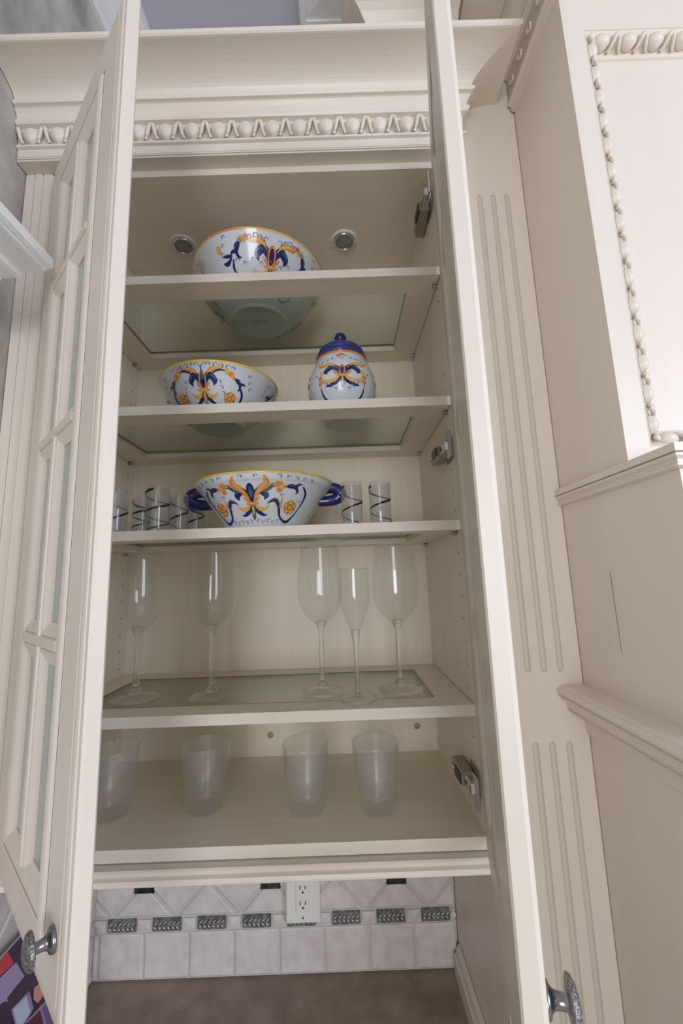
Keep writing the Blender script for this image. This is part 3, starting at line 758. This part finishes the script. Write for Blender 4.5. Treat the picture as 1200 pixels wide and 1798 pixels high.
tag(mb.build('maker_stamp', B1), 'faint dark handwritten stamp under the foot')
def deco2(P, cu):
    L = P.L
    for rep in range(3):
        c = cu+rep*2*math.pi/3*P.rref
        P.fleur(c, L*.55, .0315, .82)
        P.stroke([(c, L*.72), (c, L*.95)], [.007, .0006], GRN)
        for g in (1, -1):
            P.stroke([(c, L*.90), (c+g*.006, L*.97), (c+g*.013, L*.94)], [.001, .0012, .0008], LINE)
            P.stroke([(c+g*.020, L*.80), (c+g*.034, L*.87), (c+g*.048, L*.87)], [.002, .0042, .002], COB)
            P.blob(c+g*.052, L*.86, .0062, .0062, 0, YEL); P.blob(c+g*.061, L*.82, .0060, .0060, 0, ORG)
            P.bell(c+g*.070, L*.76, .0150, -.55, g)
            P.stroke([(c+g*.082, L*.66), (c+g*.094, L*.50), (c+g*.090, L*.22)], [.003, .0058, .003], COB)
            P.flower(c+g*.064, L*.43, .0155)
            for q in range(5): P.curl(c+g*(.016+q*.012), L*.94-.001*q, .0085, .2*g, g if q % 2 else -g)
            for q in range(3): P.curl(c+g*(.037+q*.005), L*(.68-.09*q), .008, -.4*g, -g)
            for q in range(3): P.curl(c+g*(.102+q*.004), L*(.84-.1*q), .009, .2, g)
b2 = [(.0600, .0005), (.062, .010), (.082, .020), (.104, .040), (.118, .062), (.130, .084), (.1405, .100)]
catalog_bowl(b2, RIMY, 'serving_bowl', (-.104, .144, 2.2436), 'smaller round painted bowl with yellow rim, standing left of the lidded jar', -.003, deco2)
def deco3(P, cu):
    L = P.L
    for rep in range(2):
        c = cu+rep*math.pi*P.rref
        P.fleur(c, L*.46, .0290, 1.0)
        for g in (1, -1):
            P.stroke([(c+g*.004, L*.48), (c+g*.014, L*.66), (c+g*.030, L*.80), (c+g*.026, L*.95)], [.003, .009, .012, .003], ORG)
            P.stroke([(c+g*.005, L*.50), (c+g*.015, L*.67), (c+g*.029, L*.80), (c+g*.026, L*.93)], [.001, .005, .007, .001], YEL)
            P.stroke([(c+g*.022, L*.66), (c+g*.036, L*.72), (c+g*.042, L*.82)], [.002, .007, .001], GRN)
        P.blob(c, L*.68, .0075, .018, 0, COB); P.blob(c, L*.66, .0035, .013, 0, GRN); P.blob(c, L*.46, .0145, .0034, 0, ORG); P.blob(c, L*.464, .011, .0016, 0, YEL)
        for g in (1, -1):
            P.stroke([(c+g*.036, L*.74), (c+g*.050, L*.76)], [.002, .0015], COB)
            P.blob(c+g*.054, L*.80, .0062, .0062, 0, ORG); P.blob(c+g*.055, L*.70, .0060, .0060, 0, ORG); P.blob(c+g*.060, L*.75, .0055, .0055, 0, YEL)
            P.bell(c+g*.068, L*.76, .0165, .05, g)
            P.stroke([(c+g*.102, L*.78), (c+g*.116, L*.62), (c+g*.110, L*.34), (c+g*.088, L*.14), (c+g*.066, L*.22), (c+g*.058, L*.42), (c+g*.048, L*.52), (c+g*.032, L*.46)], [.003, .0052, .003, .0065, .0050, .0068, .0085, .001], COB)
            P.stroke([(c+g*.036, L*.49), (c+g*.047, L*.53), (c+g*.055, L*.46)], [.0008, .003, .001], GRN)
            P.stroke([(c+g*.062, L*.38), (c+g*.064, L*.58)], [.0065, .0010], ORG)
            P.flower(c+g*.086, L*.40, .0165)
            for q in range(5): P.curl(c+g*(.010+q*.013), L*(.14-.02*(q % 2)), .0085, .4*g, g)
            for q in range(5): P.curl(c+g*(.052+q*.015), L*(.93-.01*q), .0075, -.2, g if q % 2 else -g)
            P.curl(c+g*.012, L*.93, .0075, 0, g); P.curl(c+g*.105, L*.50, .006, .3, -g); P.curl(c+g*.062, L*.60, .006, .3, g)
b3 = [(.0800, .0005), (.0815, .010), (.090, .030), (.105, .055), (.121, .080), (.132, .095), (.138, .101), (.142, .112)]
B3 = catalog_bowl(b3, RIMY, 'handled_bowl', (.006, .142, 1.9828), 'wide painted bowl with two dark blue handles and yellow rim', -.008, deco3, sx=1.13)
for g in (1, -1):
    mb = MB(); pts = catmull([(g*.140, 0, .100), (g*.156, -.002, .1035), (g*.172, -.003, .098), (g*.178, -.003, .087), (g*.168, -.002, .077), (g*.150, 0, .073), (g*.126, 0, .072)], 7)
    mb.tube(pts, [.0115+.0022*math.sin(math.pi*i/(len(pts)-1)) for i in range(len(pts))], COB, n=14)
    tag(mb.build('handle', B3), 'glossy dark blue handle')
# lidded jar
J = empty('lidded_jar', (.197, .143, 2.2436), label='round painted jar with dark blue lid and ball knob', cat='jar')
jp = [(.046, .0005), (.048, .006), (.062, .030), (.077, .062), (.0815, .090), (.077, .120), (.068, .143), (.0610, .158)]
out = catmull(jp, 5)
mb = MB(); fu = [(1e-4, .004), (.036, .0035), (.041, 0)]+out+[(.057, .158), (.056, .150), (.070, .10), (.055, .03), (1e-4, .01)]
mats = [CERAM]*(len(fu)-1)
mb.lathe(fu, CERAM, n=80, mats=mats)
P = Painted(mb, out)
for rep in range(3):
    c = rep*2*math.pi/3*P.rref; L = P.L
    P.fleur(c, L*.56, .0230, 1.45)
    for g in (1, -1):
        P.blob(c+g*.0085, L*.905, .0052, .0036, 0, YEL if g > 0 else ORG); P.stroke([(c, L*.83), (c+g*.008, L*.89)], [.0008, .0006], LINE)
        P.blob(c+g*.044, L*.63, .0052, .006, .3, YEL); P.blob(c+g*.048, L*.56, .0052, .006, .3, ORG); P.blob(c+g*.049, L*.49, .0045, .005, .3, ORG)
        P.stroke([(c+g*.049, L*.45), (c+g*.046, L*.30), (c+g*.030, L*.22)], [.001, .005, .001], COB)
        for q in range(4): P.curl(c+g*(.016+q*.009), L*(.38+.035*q), .0065, .4*g, g)
        for q in range(3): P.curl(c+g*(.020+q*.012), L*(.84-.02*q), .0065, -.4*g, -g)
        P.curl(c+g*.058, L*.6, .007, .2, g)
    P.blob(c, L*.925, .0055, .0038, 0, ORG)
mb.lathe([(.0625, .1545), (.0645, .1565), (.0635, .1600), (.061, .161)], ORG, n=64)
mb.build('jar_body', J, recalc=False)
mb = MB(); lid = [(.056, .158), (.0625, .1600), (.0635, .164), (.0625, .170), (.0585, .1735), (.0580, .1755), (.0590, .178), (.0550, .188), (.046, .196), (.036, .201), (.022, .2045), (.012, .2055), (.0075, .208), (.0075, .214), (.012, .2175), (.0152, .224), (.0150, .230), (.0115, .237), (.006, .2405), (1e-4, .241)]
lm = [NAVY]*(len(lid)-1); lm[8] = CERAM; lm[0] = ORG
for q in range(12, len(lid)-1): lm[q] = COB
lm[4] = COB
mb.lathe(lid, NAVY, n=64, mats=lm); tag(mb.build('lid', J, recalc=False), 'dark blue domed lid with ball knob')

# ------------------------------------------------------------------ glasses
def copy_tree(o, loc, label, rz=0, scale=None):
    c = o.copy(); COL.objects.link(c); c.location = loc; c.rotation_euler = (0, 0, rz); c['label'] = label
    if scale: c.scale = scale
    for ch in o.children:
        d = ch.copy(); COL.objects.link(d); d.parent = c
    return c
def make_wine():
    r = empty('wine_glass', (0, 0, 0), cat='wine glass', group='large stemmed wine glasses')
    mb = MB(); mb.lathe(catmull([(.0075, .140), (.0165, .146), (.032, .158), (.045, .176), (.0525, .198), (.0545, .222), (.0525, .250), (.0490, .280), (.0450, .314)], 5), THIN, n=64)
    mb.lathe([(.0450, .314), (.0456, .3146), (.0456, .3152), (.0446, .3152)], STEMG, n=64)
    mb.build('bowl', r, recalc=True)
    mb = MB(); mb.lathe(catmull([(1e-4, .150), (.009, .1495), (.0135, .1455), (.0105, .1385), (.0072, .130), (.0052, .118), (.0058, .100), (.0064, .075), (.0058, .050), (.0068, .030), (.0058, .024), (.0115, .0175), (.0125, .012), (.011, .0085)], 4), STEMG, n=24)
    mb.build('stem', r, recalc=True)
    mb = MB(); mb.lathe([(1e-4, .0), (.0475, .0), (.0490, .0012), (.0488, .0022), (.040, .0035), (.025, .006), (.013, .0095), (1e-4, .011)], STEMG, n=64)
    mb.build('foot', r, recalc=True); return r
WG = make_wine(); gz = 1.6362
WG.location = (-.2715, .122, gz); WG['label'] = 'leftmost of the four large wine glasses, close to the left door'
copy_tree(WG, (-.1065, .119, gz), 'large wine glass second from the left, standing apart in the left half', 1, (.93, .93, .99))
copy_tree(WG, (.1305, .122, gz), 'large wine glass immediately left of the champagne flute', 2, (.93, .93, .995))
copy_tree(WG, (.2980, .118, gz), 'large wine glass right of the champagne flute, beside the right cabinet side', 3, (.95, .95, .98))
r = empty('champagne_flute', (.2045, .064, gz), label='slim champagne flute between the wine glasses, nearest the shelf edge', cat='champagne flute')
mb = MB(); mb.lathe(catmull([(.0080, .126), (.0135, .140), (.0215, .158), (.029, .180), (.0328, .202), (.0325, .225), (.0300, .258)], 5), THIN, n=48)
mb.lathe([(.0300, .258), (.0304, .2586), (.0304, .2592), (.0296, .2592)], STEMG, n=48); mb.build('bowl', r)
mb = MB(); mb.lathe(catmull([(1e-4, .136), (.0085, .133), (.0090, .127), (.0070, .112), (.0052, .085), (.0046, .050), (.0050, .022), (.0068, .010), (.010, .006)], 4), STEMG, n=20); mb.build('stem', r)
mb = MB(); mb.lathe([(1e-4, 0), (.0385, 0), (.0398, .001), (.0395, .002), (.030, .0032), (.016, .0048), (1e-4, .008)], STEMG, n=48); mb.build('foot', r)

# frosted tumblers on the cabinet floor
def make_rocks():
    mb = MB(); out = catmull([(.0290, .0), (.0345, .0022), (.0372, .010), (.0420, .045), (.0465, .085), (.0490, .128)], 6)
    mb.lathe([(1e-4, .0)]+out+[(.0484, .1296), (.0472, .1288)], ROCKS, n=56)
    mb.lathe([(.0472, .1288), (.0445, .09), (.0395, .045), (.0352, .030), (.028, .022), (1e-4, .020)], ROCKS, n=56)
    o = mb.build('frosted_tumbler'); tag(o, cat='tumbler', group='frosted tumblers on the cabinet floor'); return o
R0 = make_rocks(); fz = FL+.0004
R0.location = (-.3060, .112, fz); R0['label'] = 'leftmost frosted tumbler, partly hidden by the left door'
for x, y, lab, sc in ((-.1185, .124, 'frosted tumbler second from the left on the cabinet floor', (.99, .99, .98)), (.0935, .103, 'frosted tumbler immediately left of the rightmost one', (.97, .97, .99)), (.2365, .096, 'rightmost frosted tumbler, nearest the lowest hinge', (.97, .97, .99))):
    copy_tree(R0, (x, y, fz), lab, 0, sc)
# swirl tumblers on the third shelf
def make_swirl(loc, r0, h, turns, ph, label):
    root = empty('swirl_tumbler', loc, ph, label=label, cat='tumbler', group='clear tumblers with a black swirl')
    mb = MB(); mb.lathe([(1e-4, .0), (r0*.90, .0), (r0*.97, .002), (r0*.98, .010), (r0, h-.001), (r0*.985, h), (r0*.94, h-.001), (r0*.92, .016), (r0*.8, .011), (1e-4, .010)], SHOT, n=40)
    mb.build('glass_body', root)
    b = MB(); pts = []; n = int(44*turns)
    vs = []
    for i in range(n+1):
        t = i/n; a = -2*math.pi*turns*t; z = h*.90-(h*.86)*t; w = .0012+.0022*(1-t)*(.6+.4*math.sin(i*.22))
        rr = r0*(.98+.02*(z/h))+.0004
        vs += [(rr*math.cos(a), rr*math.sin(a), z+w), (rr*math.cos(a), rr*math.sin(a), z-w)]
    b.add(vs, [(2*i, 2*i+2, 2*i+3, 2*i+1) for i in range(n)], BLKL, True)
    tag(b.build('black_swirl', root), 'thin black line spiralling round the glass'); return root
z3 = 1.9827
for x, y, r0, h, tn, ph, lab in (
    (-.2945, .052, .0226, .096, 1.35, -2.0, 'swirl tumbler half hidden behind the left door, leftmost of all'),
    (-.2700, .112, .0198, .090, 2.6, -2.2, 'small swirl tumbler with closely wound line, second from the left'),
    (-.2040, .045, .0245, .099, 2.1, -1.5, 'tallest swirl tumbler, middle of the left group'),
    (-.1815, .104, .0200, .090, 1.6, -2.4, 'swirl tumbler tucked right behind the tallest one of the left group'),
    (-.1700, .175, .0215, .088, 1.5, -2.9, 'swirl tumbler farthest back, nearest the handled bowl on its left'),
    (.2070, .046, .0226, .0915, 1.6, -2.3, 'swirl tumbler immediately right of the handled bowl'),
    (.2670, .050, .0230, .0915, 1.75, -2.5, 'rightmost swirl tumbler, near the middle hinge')):
    make_swirl((x, y, z3), r0, h, tn, ph, lab)

# ------------------------------------------------------------------ magazine against the left wall
BK = empty('magazine', (-.405, 0, CT+.0008), label='colourful purple and red magazine leaning on the left wall behind the door', cat='magazine')
lean = .040; bh = .318
def bp(u, v, n=0): # u along y, v up the leaning cover, n off the cover
    a = math.atan2(lean, bh); return (-math.sin(a)*v+math.cos(a)*n, u, math.cos(a)*v+math.sin(a)*n+.003)
mb = MB(); PG = mat('magazine_paper', (.8, .78, .76), .6)
vs = [bp(u, v, n) for n in (-.006, -.0008) for v in (.001, bh-.001) for u in (-.268, .168)]
mb.add(vs, [(0, 1, 3, 2), (4, 5, 7, 6), (0, 1, 5, 4), (2, 3, 7, 6), (0, 2, 6, 4), (1, 3, 7, 5)], PG); mb.build('pages', BK)
mb = MB(); PC = {k: mat('print_'+k, c, .35) for k, c in dict(plum=(.05, .018, .055), lilac=(.36, .28, .46), red=(.55, .05, .06), pale=(.50, .58, .64), peach=(.62, .30, .22), wine=(.12, .02, .04), mauve=(.20, .11, .24)).items()}
vs = [bp(u, v, n) for n in (-.0008, 0) for v in (0, bh) for u in (-.27, .17)]
mb.add(vs, [(0, 1, 3, 2), (4, 5, 7, 6), (0, 1, 5, 4), (2, 3, 7, 6), (0, 2, 6, 4), (1, 3, 7, 5)], PC['plum'])
def pq(c, *pts):
    pq.n += 1; mb.add([bp(u, v, .0002+pq.n*.00006) for u, v in pts], [tuple(range(len(pts)))], PC[c])
pq.n = 0
pq('mauve', (-.26, .30), (-.10, .30), (-.11, .20), (-.26, .22)); pq('pale', (-.20, .18), (-.09, .19), (-.10, .08), (-.21, .07)); pq('wine', (-.05, .15), (.05, .16), (.06, .02), (-.05, .02))
pq('red', (-.02, .318), (.045, .318), (.058, .289), (-.02, .305)); pq('lilac', (-.03, .300), (.063, .287), (.081, .250), (.035, .250), (.0, .262))
pq('lilac', (.030, .264), (.040, .262), (.042, .243), (.033, .253)); pq('mauve', (.113, .173), (.136, .164), (.165, .094), (.129, .094)); pq('wine', (.077, .178), (.113, .173), (.123, .119), (.072, .130))
pq('lilac', (.049, .225), (.086, .219), (.096, .180), (.061, .176)); pq('pale', (.053, .221), (.083, .215), (.091, .183), (.064, .180))
pq('peach', (.102, .213), (.124, .206), (.128, .181), (.110, .180), (.100, .196)); pq('lilac', (.079, .178), (.139, .164), (.142, .159), (.082, .174)); pq('lilac', (.115, .167), (.119, .165), (.130, .127), (.126, .128)); pq('lilac', (.087, .219), (.090, .218), (.099, .181), (.095, .184))
pq('mauve', (.10, .235), (.14, .228), (.145, .205), (.12, .215)); pq('wine', (.128, .18), (.155, .17), (.15, .15), (.13, .165))
mb.build('cover', BK)
